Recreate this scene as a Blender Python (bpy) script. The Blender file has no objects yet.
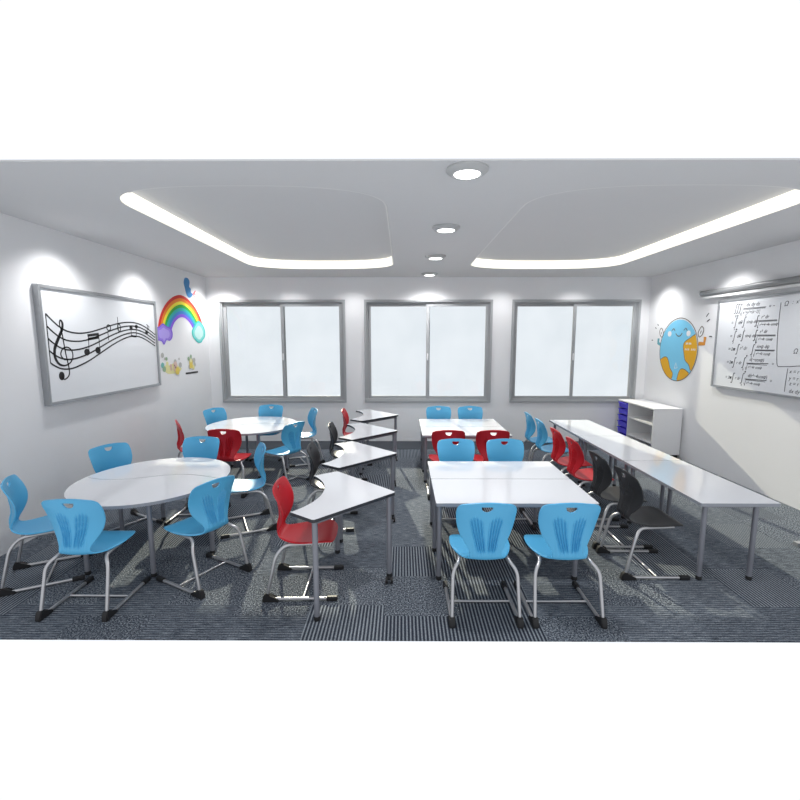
import bpy, bmesh, math, random
from mathutils import Vector, Matrix

SC = bpy.context.scene
COL = SC.collection
rnd = random.Random(7)

# ------------------------------------------------------------------ room sizes
CAM_Z = 1.80
D = 7.86            # back wall
H = 2.852           # ceiling
XL, XR = -3.366, 4.227
FLOOR_Y0, CEIL_Y0 = 2.50, 2.835   # the room is only built as far as the photo shows it

# ------------------------------------------------------------------ helpers
def new_obj(name, bm, mats, parent=None, smooth=False, angle=None):
    bmesh.ops.recalc_face_normals(bm, faces=bm.faces[:])
    me = bpy.data.meshes.new(name)
    bm.to_mesh(me); bm.free()
    return link_mesh(name, me, mats, parent, smooth, angle)

def link_mesh(name, me, mats, parent=None, smooth=False, angle=None):
    if not isinstance(mats, (list, tuple)): mats = [mats]
    for i, m in enumerate(mats):
        if i < len(me.materials): me.materials[i] = m
        else: me.materials.append(m)
    if smooth:
        for p in me.polygons: p.use_smooth = True
        if angle: me.set_sharp_from_angle(angle=math.radians(angle))
    o = bpy.data.objects.new(name, me)
    COL.objects.link(o)
    if parent is not None: o.parent = parent
    return o

def tag(o, label=None, cat=None, group=None, kind=None):
    if label: o['label'] = label
    if cat: o['category'] = cat
    if group: o['group'] = group
    if kind: o['kind'] = kind
    return o

def empty(name, loc=(0, 0, 0), rz=0.0):
    o = bpy.data.objects.new(name, None)
    o.empty_display_size = .1
    COL.objects.link(o)
    o.location = loc; o.rotation_euler = (0, 0, rz)
    return o

def copy_tree(o, parent=None):
    c = o.copy(); COL.objects.link(c)
    if parent is not None: c.parent = parent
    for ch in [x for x in bpy.data.objects if x.parent == o]:
        copy_tree(ch, c)
    return c

def box(bm, x0, x1, y0, y1, z0, z1, mi=0, bev=0.0):
    r = bmesh.ops.create_cube(bm, size=1.0)
    vs = r['verts']
    for v in vs:
        v.co = Vector(((x0 + x1) / 2 + v.co.x * (x1 - x0), (y0 + y1) / 2 + v.co.y * (y1 - y0), (z0 + z1) / 2 + v.co.z * (z1 - z0)))
    fs = set(f for v in vs for f in v.link_faces)
    for f in fs: f.material_index = mi
    if bev > 0:
        es = set(e for v in vs for e in v.link_edges)
        bmesh.ops.bevel(bm, geom=list(es), offset=bev, segments=2, affect='EDGES', profile=.5)

def catmull(pts, n):
    out = []
    P = [pts[0]] + list(pts) + [pts[-1]]
    for i in range(1, len(P) - 2):
        p0, p1, p2, p3 = P[i - 1], P[i], P[i + 1], P[i + 2]
        for k in range(n):
            t = k / n
            out.append(tuple(.5 * (2 * b + (c - a) * t + (2 * a - 5 * b + 4 * c - d) * t * t + (3 * b - a - 3 * c + d) * t ** 3)
                             for a, b, c, d in zip(p0, p1, p2, p3)))
    out.append(tuple(pts[-1]))
    return out

def fillet(pts, rad, n=6):
    """polyline in 3D with rounded corners"""
    pts = [Vector(p) for p in pts]
    out = [pts[0]]
    for i in range(1, len(pts) - 1):
        a, b, c = pts[i - 1], pts[i], pts[i + 1]
        r = rad[i] if isinstance(rad, dict) and i in rad else (rad if not isinstance(rad, dict) else .03)
        d1, d2 = (a - b), (c - b)
        q = min(r, d1.length * .48, d2.length * .48)
        s, e = b + d1.normalized() * q, b + d2.normalized() * q
        for k in range(n + 1):
            t = k / n
            out.append(s * (1 - t) ** 2 + b * 2 * t * (1 - t) + e * t * t)
    out.append(pts[-1])
    return out

def tube(bm, pts, r, n=10, mi=0, cap=True):
    pts = [Vector(p) for p in pts]
    rings = []
    up = None
    for i, p in enumerate(pts):
        t = (pts[min(i + 1, len(pts) - 1)] - pts[max(i - 1, 0)]).normalized()
        if up is None:
            up = t.orthogonal().normalized()
        up = (up - t * up.dot(t)).normalized()
        sd = t.cross(up)
        rr = r[i] if isinstance(r, (list, tuple)) else r
        rings.append([bm.verts.new(p + (up * math.cos(a) + sd * math.sin(a)) * rr) for a in [2 * math.pi * k / n for k in range(n)]])
    for a, b in zip(rings, rings[1:]):
        for k in range(n):
            f = bm.faces.new((a[k], a[(k + 1) % n], b[(k + 1) % n], b[k])); f.material_index = mi
    if cap:
        bm.faces.new(rings[0][::-1]).material_index = mi; bm.faces.new(rings[-1]).material_index = mi

def prism(bm, poly, z0, z1, top=0, side=0, bev=0.0):
    """vertical prism over a 2D outline"""
    lo = [bm.verts.new((x, y, z0)) for x, y in poly]
    hi = [bm.verts.new((x, y, z1)) for x, y in poly]
    ft = bm.faces.new(hi); ft.material_index = top
    fb = bm.faces.new(lo[::-1]); fb.material_index = side
    n = len(poly)
    for i in range(n):
        f = bm.faces.new((lo[i], lo[(i + 1) % n], hi[(i + 1) % n], hi[i])); f.material_index = side

def lathe(bm, prof, n=32, mi=0, c=(0, 0)):
    rings = []
    for r, z in prof:
        rings.append([bm.verts.new((c[0] + r * math.cos(2 * math.pi * k / n), c[1] + r * math.sin(2 * math.pi * k / n), z)) for k in range(n)])
    for a, b in zip(rings, rings[1:]):
        for k in range(n):
            bm.faces.new((a[k], a[(k + 1) % n], b[(k + 1) % n], b[k])).material_index = mi
    bm.faces.new(rings[0]).material_index = mi; bm.faces.new(rings[-1]).material_index = mi

def round_poly(pts, r, n=5):
    out = []
    m = len(pts)
    for i in range(m):
        a, b, c = Vector(pts[i - 1]), Vector(pts[i]), Vector(pts[(i + 1) % m])
        rr = r[i] if isinstance(r, (list, tuple)) else r
        if rr <= 0: out.append(tuple(b)); continue
        d1, d2 = a - b, c - b
        q = min(rr, d1.length * .49, d2.length * .49)
        s, e = b + d1.normalized() * q, b + d2.normalized() * q
        for k in range(n + 1):
            t = k / n
            p = s * (1 - t) ** 2 + b * 2 * t * (1 - t) + e * t * t
            out.append((p.x, p.y))
    return out

# flat things on the side walls: (y, z) outlines given a small real thickness
def wall_map(side, off):
    x = XL + off if side == 'L' else XR - off
    return lambda p: Vector((x, p[0], p[1]))

def plate(bm, side, poly, o0, o1, mi=0):
    A, B = wall_map(side, o0), wall_map(side, o1)
    a = [bm.verts.new(A(p)) for p in poly]; b = [bm.verts.new(B(p)) for p in poly]
    bm.faces.new(a).material_index = mi; bm.faces.new(b[::-1]).material_index = mi
    n = len(poly)
    for i in range(n): bm.faces.new((a[i], a[(i + 1) % n], b[(i + 1) % n], b[i])).material_index = mi

def stroke(bm, side, pts, w, o0, o1, mi=0, closed=False):
    """a drawn line: ribbon of width w (number or list) along 2D points on a wall"""
    P = [Vector(p) for p in pts]
    n = len(P)
    Lq, Rq = [], []
    for i in range(n):
        a = P[(i - 1) % n] if closed else P[max(i - 1, 0)]
        b = P[(i + 1) % n] if closed else P[min(i + 1, n - 1)]
        t = (b - a); t = t.normalized() if t.length > 1e-9 else Vector((1, 0))
        nn = Vector((-t.y, t.x)); ww = (w[i] if isinstance(w, (list, tuple)) else w) / 2
        Lq.append(P[i] + nn * ww); Rq.append(P[i] - nn * ww)
    A, B = wall_map(side, o0), wall_map(side, o1)
    la = [bm.verts.new(A(p)) for p in Lq]; ra = [bm.verts.new(A(p)) for p in Rq]
    lb = [bm.verts.new(B(p)) for p in Lq]; rb = [bm.verts.new(B(p)) for p in Rq]
    rng = range(n) if closed else range(n - 1)
    for i in rng:
        j = (i + 1) % n
        for q in ((lb[i], rb[i], rb[j], lb[j]), (la[i], lb[i], lb[j], la[j]), (ra[i], ra[j], rb[j], rb[i]), (la[i], la[j], ra[j], ra[i])):
            bm.faces.new(q).material_index = mi
    if not closed:
        for i in (0, n - 1): bm.faces.new((la[i], ra[i], rb[i], lb[i])).material_index = mi

def ell(cy, cz, ry, rz, n=20, a0=0, a1=360):
    return [(cy + ry * math.cos(math.radians(a0 + (a1 - a0) * k / n)), cz + rz * math.sin(math.radians(a0 + (a1 - a0) * k / n))) for k in range(n)]

# ------------------------------------------------------------------ materials
def srgb(r, g, b):
    f = lambda c: (c / 255) / 12.92 if c / 255 <= .04045 else ((c / 255 + .055) / 1.055) ** 2.4
    return (f(r), f(g), f(b), 1)

def mat(name, col, rough=.5, metal=0.0, spec=.5, coat=0.0, emit=0.0, noise=0.0, nscale=60.0, bump=0.0):
    m = bpy.data.materials.new(name); m.use_nodes = True
    nt = m.node_tree; b = nt.nodes['Principled BSDF']
    b.inputs['Base Color'].default_value = col
    b.inputs['Roughness'].default_value = rough
    b.inputs['Metallic'].default_value = metal
    b.inputs['Specular IOR Level'].default_value = spec
    b.inputs['Coat Weight'].default_value = coat
    b.inputs['Coat Roughness'].default_value = .08
    if emit:
        b.inputs['Emission Color'].default_value = col
        b.inputs['Emission Strength'].default_value = emit
    if noise or bump:
        tc = nt.nodes.new('ShaderNodeTexCoord')
        n = nt.nodes.new('ShaderNodeTexNoise'); n.inputs['Scale'].default_value = nscale; n.inputs['Detail'].default_value = 4
        nt.links.new(tc.outputs['Object'], n.inputs['Vector'])
        if noise:
            mx = nt.nodes.new('ShaderNodeMix'); mx.data_type = 'RGBA'
            mx.inputs[6].default_value = tuple(c * (1 - noise) for c in col[:3]) + (1,)
            mx.inputs[7].default_value = tuple(min(1, c * (1 + noise)) for c in col[:3]) + (1,)
            nt.links.new(n.outputs['Fac'], mx.inputs[0]); nt.links.new(mx.outputs[2], b.inputs['Base Color'])
        if bump:
            bp = nt.nodes.new('ShaderNodeBump'); bp.inputs['Strength'].default_value = bump; bp.inputs['Distance'].default_value = .002
            nt.links.new(n.outputs['Fac'], bp.inputs['Height']); nt.links.new(bp.outputs['Normal'], b.inputs['Normal'])
    return m

M = {}
M['wall'] = mat('wall_paint', (.80, .80, .81, 1), .55, noise=.012, nscale=3, spec=.3)
M['ceil'] = mat('ceiling_paint', (.68, .68, .685, 1), .8, noise=.01, nscale=2, spec=.2)
M['blue'] = mat('blue_plastic', srgb(82, 170, 214), .36, noise=.02, nscale=200, spec=.45)
M['red'] = mat('red_plastic', srgb(188, 28, 40), .38, noise=.02, nscale=200, spec=.45)
M['black'] = mat('black_plastic', srgb(46, 46, 48), .42, noise=.03, nscale=200, spec=.45)
M['steel'] = mat('satin_steel', srgb(188, 188, 190), .34, metal=.75, noise=.02, nscale=80)
M['leg'] = mat('grey_leg_paint', srgb(128, 130, 138), .42, metal=.25, noise=.02, nscale=80)
M['rubber'] = mat('black_rubber', srgb(26, 26, 28), .55, noise=.05, nscale=150)
M['top'] = mat('white_laminate', srgb(226, 227, 231), .10, coat=.3, noise=.01, nscale=30)
M['edge'] = mat('grey_edge_band', srgb(140, 144, 152), .45, noise=.02, nscale=60)
M['dark_edge'] = mat('black_edge_band', srgb(38, 40, 46), .45, noise=.02, nscale=60)
M['alu'] = mat('window_aluminium', srgb(164, 166, 168), .6, metal=0.0, spec=.3, noise=.02, nscale=40)
M['frame'] = mat('board_frame_aluminium', srgb(160, 162, 165), .38, metal=.5, noise=.02, nscale=40)
M['board'] = mat('whiteboard_enamel', srgb(226, 228, 231), .22, noise=.006, nscale=10, coat=.2)
M['ink'] = mat('black_vinyl', srgb(18, 18, 20), .6, noise=.05, nscale=60)
M['marker'] = mat('marker_ink', srgb(48, 48, 56), .6, noise=.05, nscale=60)
M['white_plastic'] = mat('white_plastic', srgb(228, 228, 228), .4, noise=.01, nscale=60)
M['cabinet'] = mat('white_melamine', srgb(225, 225, 226), .4, noise=.01, nscale=20)
M['tray'] = mat('blue_tray_plastic', srgb(72, 62, 225), .35, noise=.02, nscale=80)
M['cove'] = mat('cove_diffuser', (1.0, .965, .86, 1), .6, emit=.85, noise=.01, nscale=20)
M['cove_edge_glow'] = mat('recess_edge_glow', (.68, .68, .675, 1), .8, emit=.14, noise=.01, nscale=20)  # ceiling tone with a weak glow added so the recess edge shows
M['lamp'] = mat('lamp_diffuser', (1, 1, 1, 1), .6, emit=5.0, noise=.01, nscale=20)
M['lamp_ring'] = mat('lamp_ring_paint', srgb(184, 185, 185), .5, noise=.01, nscale=20)
M['border'] = mat('carpet_border', srgb(70, 74, 80), .95, noise=.25, nscale=260, spec=.1)
M['housing'] = mat('screen_housing', srgb(150, 151, 152), .35, metal=.5, noise=.02, nscale=40)

def glass_mat():
    m = bpy.data.materials.new('window_glass'); m.use_nodes = True
    nt = m.node_tree; nt.nodes.clear()
    out = nt.nodes.new('ShaderNodeOutputMaterial')
    tr = nt.nodes.new('ShaderNodeBsdfTransparent'); gl = nt.nodes.new('ShaderNodeBsdfGlossy')
    gl.inputs['Roughness'].default_value = .03
    fr = nt.nodes.new('ShaderNodeFresnel'); fr.inputs['IOR'].default_value = 1.3
    n = nt.nodes.new('ShaderNodeTexNoise'); n.inputs['Scale'].default_value = 1.2; n.inputs['Detail'].default_value = 2
    tc = nt.nodes.new('ShaderNodeTexCoord'); nt.links.new(tc.outputs['Object'], n.inputs['Vector'])
    rp = nt.nodes.new('ShaderNodeValToRGB')
    rp.color_ramp.elements[0].position = .35; rp.color_ramp.elements[0].color = (.885, .905, .91, 1)
    rp.color_ramp.elements[1].position = .7; rp.color_ramp.elements[1].color = (.92, .935, .938, 1)
    nt.links.new(n.outputs['Fac'], rp.inputs['Fac']); nt.links.new(rp.outputs['Color'], tr.inputs['Color'])
    mx = nt.nodes.new('ShaderNodeMixShader')
    nt.links.new(fr.outputs['Fac'], mx.inputs[0]); nt.links.new(tr.outputs[0], mx.inputs[1]); nt.links.new(gl.outputs[0], mx.inputs[2])
    nt.links.new(mx.outputs[0], out.inputs['Surface'])
    return m
M['glass'] = glass_mat()

def carpet_mat():
    m = bpy.data.materials.new('carpet_tiles'); m.use_nodes = True
    nt = m.node_tree; N = nt.nodes.new; L = nt.links.new
    b = nt.nodes['Principled BSDF']; b.inputs['Roughness'].default_value = .95; b.inputs['Specular IOR Level'].default_value = .1
    geo = N('ShaderNodeNewGeometry')
    sep = N('ShaderNodeSeparateXYZ'); L(geo.outputs['Position'], sep.inputs[0])
    def math_(op, a, bb=None, c=None):
        n = N('ShaderNodeMath'); n.operation = op
        for i, v in enumerate((a, bb, c)):
            if v is None: continue
            if isinstance(v, (int, float)): n.inputs[i].default_value = v
            else: L(v, n.inputs[i])
        return n.outputs[0]
    TS = .5
    tx = math_('FLOOR', math_('DIVIDE', math_('ADD', sep.outputs[0], .12), TS))
    # neighbouring columns of tiles are shifted half a tile, like carpet laid ashlar
    sh = math_('MULTIPLY', math_('FLOORED_MODULO', tx, 2.0), .38)
    ty = math_('FLOOR', math_('DIVIDE', math_('ADD', math_('SUBTRACT', sep.outputs[1], 2.74), sh), TS))
    cmb = N('ShaderNodeCombineXYZ'); L(tx, cmb.inputs[0]); L(ty, cmb.inputs[1]); cmb.inputs[2].default_value = 3.7
    wn = N('ShaderNodeTexWhiteNoise'); wn.noise_dimensions = '3D'; L(cmb.outputs[0], wn.inputs['Vector'])
    csep = N('ShaderNodeSeparateColor'); L(wn.outputs['Color'], csep.inputs[0])
    # loop-pile ribs running away from / across the room
    px = math_('MULTIPLY', sep.outputs[0], 2 * math.pi / .023)
    py = math_('MULTIPLY', sep.outputs[1], 2 * math.pi / .023)
    sx = math_('MULTIPLY_ADD', math_('SINE', px), .5, .5)
    sy = math_('MULTIPLY_ADD', math_('SINE', py), .5, .5)
    n1 = N('ShaderNodeTexNoise'); n1.inputs['Scale'].default_value = 105; n1.inputs['Detail'].default_value = 2; L(geo.outputs['Position'], n1.inputs['Vector'])
    n2 = N('ShaderNodeTexNoise'); n2.inputs['Scale'].default_value = 55; n2.inputs['Detail'].default_value = 5; n2.inputs['Roughness'].default_value = .75; L(geo.outputs['Position'], n2.inputs['Vector'])
    mp = N('ShaderNodeMapping'); mp.inputs['Scale'].default_value = (14, 160, 60); L(geo.outputs['Position'], mp.inputs[0])
    n3 = N('ShaderNodeTexNoise'); n3.inputs['Scale'].default_value = 1; n3.inputs['Detail'].default_value = 3; L(mp.outputs[0], n3.inputs['Vector'])
    spk = math_('MULTIPLY_ADD', math_('SUBTRACT', n1.outputs['Fac'], .5), 3.0, .40)
    spk = math_('MULTIPLY_ADD', math_('SUBTRACT', n2.outputs['Fac'], .5), 1.3, spk)
    bold_y = math_('MULTIPLY_ADD', math_('SUBTRACT', n1.outputs['Fac'], .5), .7, math_('MULTIPLY_ADD', math_('POWER', sx, 1.4), .78, .02))
    fine_x = math_('MULTIPLY_ADD', math_('SUBTRACT', sy, .5), .32, math_('MULTIPLY_ADD', math_('SUBTRACT', n3.outputs['Fac'], .5), 1.4, math_('MULTIPLY_ADD', math_('SUBTRACT', n1.outputs['Fac'], .5), .9, .42)))
    isb = math_('LESS_THAN', csep.outputs[0], .40)
    isf = math_('GREATER_THAN', csep.outputs[0], .68)
    def mixf(f, a, c):
        n = N('ShaderNodeMix'); n.data_type = 'FLOAT'; L(f, n.inputs[0]); L(a, n.inputs[2]); L(c, n.inputs[3]); return n.outputs[0]
    v = mixf(isb, mixf(isf, spk, fine_x), bold_y)
    v = math_('ADD', v, math_('MULTIPLY_ADD', csep.outputs[1], .14, -.07))
    rp = N('ShaderNodeValToRGB'); L(v, rp.inputs['Fac'])
    e = rp.color_ramp.elements
    e[0].position = .05; e[0].color = srgb(42, 46, 56)
    e[1].position = .95; e[1].color = srgb(158, 164, 170)
    k = e.new(.5); k.color = srgb(98, 105, 114)
    L(rp.outputs['Color'], b.inputs['Base Color'])
    bp = N('ShaderNodeBump'); bp.inputs['Strength'].default_value = .35; bp.inputs['Distance'].default_value = .004
    L(v, bp.inputs['Height']); L(bp.outputs['Normal'], b.inputs['Normal'])
    return m
M['carpet'] = carpet_mat()
MUSIC = {'top': [(4.247, 2.04), (4.322, 1.978), (4.409, 1.919), (4.515, 1.879), (4.671, 1.864), (4.843, 1.881), (5.03, 1.921), (5.232, 1.968), (5.449, 2.002), (5.679, 2.003), (5.879, 1.958), (6.099, 1.864)], 'bot': [(4.247, 1.581), (4.3, 1.548), (4.392, 1.515), (4.518, 1.511), (4.655, 1.541), (4.803, 1.587), (4.995, 1.663), (5.202, 1.744), (5.423, 1.813), (5.618, 1.843), (5.818, 1.814), (6.079, 1.714)], 'clef': [(4.371, 1.447), (4.403, 1.411), (4.462, 1.44), (4.478, 1.504), (4.45, 1.673), (4.427, 1.874), (4.41, 1.928), (4.412, 1.973), (4.425, 1.986), (4.446, 1.956), (4.43, 1.892), (4.369, 1.801), (4.317, 1.712), (4.311, 1.632), (4.35, 1.567), (4.421, 1.545), (4.5, 1.569), (4.543, 1.623), (4.536, 1.689), (4.482, 1.724), (4.418, 1.71), (4.386, 1.656), (4.417, 1.61), (4.453, 1.602)], 'ball': [(4.371, 1.447)], 'beam': [(4.787, 1.856), (4.961, 1.873), (4.957, 1.844), (4.786, 1.829)], 'beam2': [(4.788, 1.817), (4.96, 1.838), (4.956, 1.809), (4.787, 1.79)], 'stem': [(4.801, 1.851), (4.787, 1.683)], 'stem2': [(4.964, 1.866), (4.961, 1.689)], 'heads': [(4.756, 1.668), (4.93, 1.684), (5.144, 1.932), (5.332, 1.937), (5.569, 1.943), (5.681, 1.96), (5.901, 1.893)], 'st3': [(5.121, 1.885), (5.128, 1.791)], 'st4': [(5.317, 2.062), (5.319, 1.893)], 'st5': [(5.568, 1.938), (5.562, 1.836)], 'st6': [(5.68, 1.957), (5.665, 1.843)], 'beam3': [(5.557, 1.858), (5.665, 1.843), (5.663, 1.825), (5.558, 1.833)], 'st7': [(5.939, 1.984), (5.91, 1.898)], 'flag': [(5.91, 1.995), (5.967, 1.965), (5.944, 1.923)]}
EQ = {'int1': [(5.786, 2.121), (5.802, 2.243)], 'int1c': [(5.704, 2.117), (5.72, 2.237)], 'frac1': [(5.668, 2.178), (5.32, 2.172)], 'eq1': [(5.268, 2.177), (5.205, 2.177)], 'r2': [(5.836, 2.011), (5.141, 2.011)], 'r3': [(5.842, 1.866), (5.149, 1.841)], 'r4': [(5.845, 1.689), (5.127, 1.68)], 'r5': [(5.848, 1.51), (5.106, 1.526)], 'r6': [(5.849, 1.321), (5.207, 1.331)], 'f2': [(5.445, 2.024), (5.142, 2.014)], 'f3': [(5.478, 1.844), (5.159, 1.838)], 'f4': [(5.421, 1.675), (5.127, 1.68)], 'f5': [(5.527, 1.504), (5.149, 1.532)], 'f6': [(5.537, 1.304), (5.207, 1.334)], 'rowh2': [(5.779, 2.075), (5.79, 1.963)], 'vline': [(5.117, 2.207), (5.119, 2.027), (5.112, 1.794), (5.084, 1.544), (5.058, 1.499), (4.906, 1.509), (4.783, 1.523)], 'vline2': [(4.931, 1.487), (4.94, 1.338), (4.942, 1.23)], 'Q': [(5.055, 2.186)], 'Q2': [(4.871, 1.67)], 'x1': [(4.897, 2.205)], 'param': [(4.908, 1.456), (4.904, 1.383), (4.891, 1.326), (4.889, 1.245)], 'i2': [(5.762, 1.944), (5.778, 2.065)], 'i2b': [(5.648, 1.941), (5.665, 2.069)], 'i2c': [(5.435, 1.953), (5.453, 2.085)], 'i5': [(5.758, 1.434), (5.777, 1.576)], 'i5b': [(5.568, 1.446), (5.587, 1.583)]}
WALL = {'bird': [(7.104, 2.728), (7.164, 2.752), (7.235, 2.745), (7.273, 2.696), (7.249, 2.626), (7.298, 2.598), (7.297, 2.543), (7.354, 2.522), (7.318, 2.477), (7.24, 2.452), (7.17, 2.47), (7.126, 2.526), (7.101, 2.596), (7.076, 2.659)], 'legs': [(7.353, 2.508), (7.461, 2.581)], 'legs2': [(7.383, 2.504), (7.425, 2.473)], 'legs3': [(7.403, 2.54), (7.458, 2.511)], 'cl': [(6.205, 1.953), (6.285, 1.973), (6.384, 2.024), (6.462, 1.99), (6.555, 1.962), (6.596, 1.894), (6.573, 1.818), (6.507, 1.78), (6.448, 1.793), (6.379, 1.726), (6.328, 1.775), (6.239, 1.793), (6.202, 1.853)], 'cr': [(7.316, 2.001), (7.486, 2.105), (7.642, 2.054), (7.731, 1.954), (7.717, 1.851), (7.624, 1.792), (7.552, 1.748), (7.439, 1.749), (7.35, 1.792), (7.265, 1.848), (7.246, 1.93)], 'pA': [(6.261, 1.448), (6.334, 1.475), (6.431, 1.488), (6.499, 1.447), (6.604, 1.48), (6.726, 1.422), (6.84, 1.362), (6.739, 1.316), (6.532, 1.318), (6.362, 1.331), (6.276, 1.386)], 'pAc': [(6.313, 1.58), (6.412, 1.526), (6.324, 1.395), (6.425, 1.439), (6.499, 1.409), (6.648, 1.426), (6.627, 1.363), (6.765, 1.511), (6.793, 1.418)], 'pB': [(7.073, 1.526), (7.195, 1.549), (7.298, 1.517), (7.296, 1.39), (7.226, 1.323), (7.048, 1.335), (7.032, 1.432)], 'pBc': [(7.147, 1.412), (7.086, 1.512), (7.277, 1.476)], 'line': [(6.96, 1.277), (7.376, 1.273)]}
# ------------------------------------------------------------------ room shell
bm = bmesh.new(); box(bm, XL - .1, XR + .1, FLOOR_Y0, D + .1, -.006, 0)
tag(new_obj('floor', bm, M['carpet']), 'grey carpet tile floor with striped and speckled tiles', 'floor', kind='structure')
bm = bmesh.new(); box(bm, XL + .002, XR - .002, 7.27, D - .002, .0, .004)
tag(new_obj('trim_1', bm, M['border']), 'dark grey carpet border along the window wall', 'carpet border', kind='structure')
bm = bmesh.new(); box(bm, XL - .1, XL, FLOOR_Y0, D, 0, H)
tag(new_obj('wall_left', bm, M['wall']), 'white painted left wall', 'wall', kind='structure')
bm = bmesh.new(); box(bm, XR, XR + .1, FLOOR_Y0, D, 0, H)
tag(new_obj('wall_right', bm, M['wall']), 'white painted right wall', 'wall', kind='structure')

WINS = [(-3.165, -.985), (-.66, 1.545), (1.876, 4.072)]
WZ0, WZ1 = .700, 2.475
bm = bmesh.new()
box(bm, XL - .1, XR + .1, D, D + .1, 0, WZ0)
box(bm, XL - .1, XR + .1, D, D + .1, WZ1, H)
xs = [XL - .1] + [v for w in WINS for v in w] + [XR + .1]
for i in range(0, len(xs), 2): box(bm, xs[i], xs[i + 1], D, D + .1, WZ0, WZ1)
tag(new_obj('wall_back', bm, M['wall']), 'white painted back wall with three windows', 'wall', kind='structure')

def ring(bm, x0, x1, z0, z1, w, y0, y1, mi=0):
    box(bm, x0, x0 + w, y0, y1, z0, z1, mi); box(bm, x1 - w, x1, y0, y1, z0, z1, mi)
    box(bm, x0 + w, x1 - w, y0, y1, z0, z0 + w, mi); box(bm, x0 + w, x1 - w, y0, y1, z1 - w, z1, mi)

place = ['left of the three, beside the rainbow', 'middle of the three', 'right of the three, beside the shelf unit']
for i, (a, b) in enumerate(WINS):
    w = empty('window_%d' % (i + 1), ((a + b) / 2, D, WZ0)); tag(w, 'grey framed two-pane sliding window, ' + place[i], 'window', kind='structure')
    hw = (b - a) / 2; h = WZ1 - WZ0
    bm = bmesh.new(); ring(bm, -hw, hw, 0, h, .038, -.02, .10); ring(bm, -hw + .038, hw - .038, .038, h - .038, .020, .005, .09)
    new_obj('window_frame', bm, M['alu'], w)
    for k, (s0, s1, yo) in enumerate(((-hw + .058, .032, .055), (-.032, hw - .058, .022))):
        bm = bmesh.new(); ring(bm, s0, s1, .058, h - .058, .052, yo, yo + .028)
        s = new_obj('sash', bm, M['alu'], w)
        bm = bmesh.new(); box(bm, s0 + .05, s1 - .05, yo + .011, yo + .017, .108, h - .108)
        new_obj('glass_pane', bm, M['glass'], s)
        if k == 1:
            bm = bmesh.new(); box(bm, s0 + .014, s0 + .038, yo - .018, yo, .74, .86, bev=.005)
            new_obj('latch', bm, M['white_plastic'], s)

# ceiling slab with two recesses
def cove_outline(x0, x1, y0, y1, cap=.56, n=26, p=2.7):
    cx, a = (x0 + x1) / 2, (x1 - x0) / 2
    out = []
    for k in range(n + 1):
        t = math.pi * k / n
        c, s = math.cos(t), math.sin(t)
        out.append((cx + a * math.copysign(abs(c) ** (2 / p), c), y1 - cap + cap * abs(s) ** (2 / p)))
    for k in range(n + 1):
        t = math.pi + math.pi * k / n
        c, s = math.cos(t), math.sin(t)
        out.append((cx + a * math.copysign(abs(c) ** (2 / p), c), y0 + cap - cap * abs(s) ** (2 / p)))
    return out
COVES = [cove_outline(-2.19, -.122, 3.265, 6.98), cove_outline(.952, 3.105, 3.265, 6.99)]

def mesh_of(data_obj):
    dg = bpy.context.evaluated_depsgraph_get(); dg.update()
    return bpy.data.meshes.new_from_object(data_obj.evaluated_get(dg))

cu = bpy.data.curves.new('ceiling_outline', 'CURVE'); cu.dimensions = '2D'; cu.fill_mode = 'BOTH'; cu.extrude = .005
for poly in [[(XL - .1, CEIL_Y0), (XR + .1, CEIL_Y0), (XR + .1, D + .1), (XL - .1, D + .1)]] + COVES:
    sp = cu.splines.new('POLY'); sp.points.add(len(poly) - 1); sp.use_cyclic_u = True
    for q, (x, y) in zip(sp.points, poly): q.co = (x, y, 0, 1)
tmp = bpy.data.objects.new('tmp', cu); COL.objects.link(tmp)
me = mesh_of(tmp); bpy.data.objects.remove(tmp); bpy.data.curves.remove(cu)
me.transform(Matrix.Translation((0, 0, H + .005)))
bm = bmesh.new(); bm.from_mesh(me)
bpy.data.meshes.remove(me)
def inset(poly, d):
    m = len(poly); out = []
    for i in range(m):
        a, b = Vector(poly[i - 1]), Vector(poly[(i + 1) % m])
        t = (b - a)
        if t.length < 1e-9: out.append(poly[i]); continue
        t.normalize(); nn = Vector((-t.y, t.x))
        out.append((poly[i][0] + nn.x * d, poly[i][1] + nn.y * d))
    return out
for poly in COVES:      # the recess lids and their sides
    o2 = inset(poly, -.012)
    V = [[bm.verts.new((x, y, z)) for x, y in o] for o, z in ((poly, H + .008), (poly, H + .120), (o2, H + .120), (o2, H + .008))]
    for a, b in ((V[0], V[1]), (V[2], V[3])):
        for i in range(len(poly)):
            j = (i + 1) % len(poly)
            if (a[i].co - a[j].co).length > 1e-7: bm.faces.new((a[i], a[j], b[j], b[i]))
    prism(bm, [p for i, p in enumerate(o2) if (Vector(p) - Vector(o2[i - 1])).length > 1e-6], H + .120, H + .125)
tag(new_obj('ceiling', bm, M['ceil']), 'light grey ceiling with two rounded light recesses', 'ceiling', kind='structure')

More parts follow.
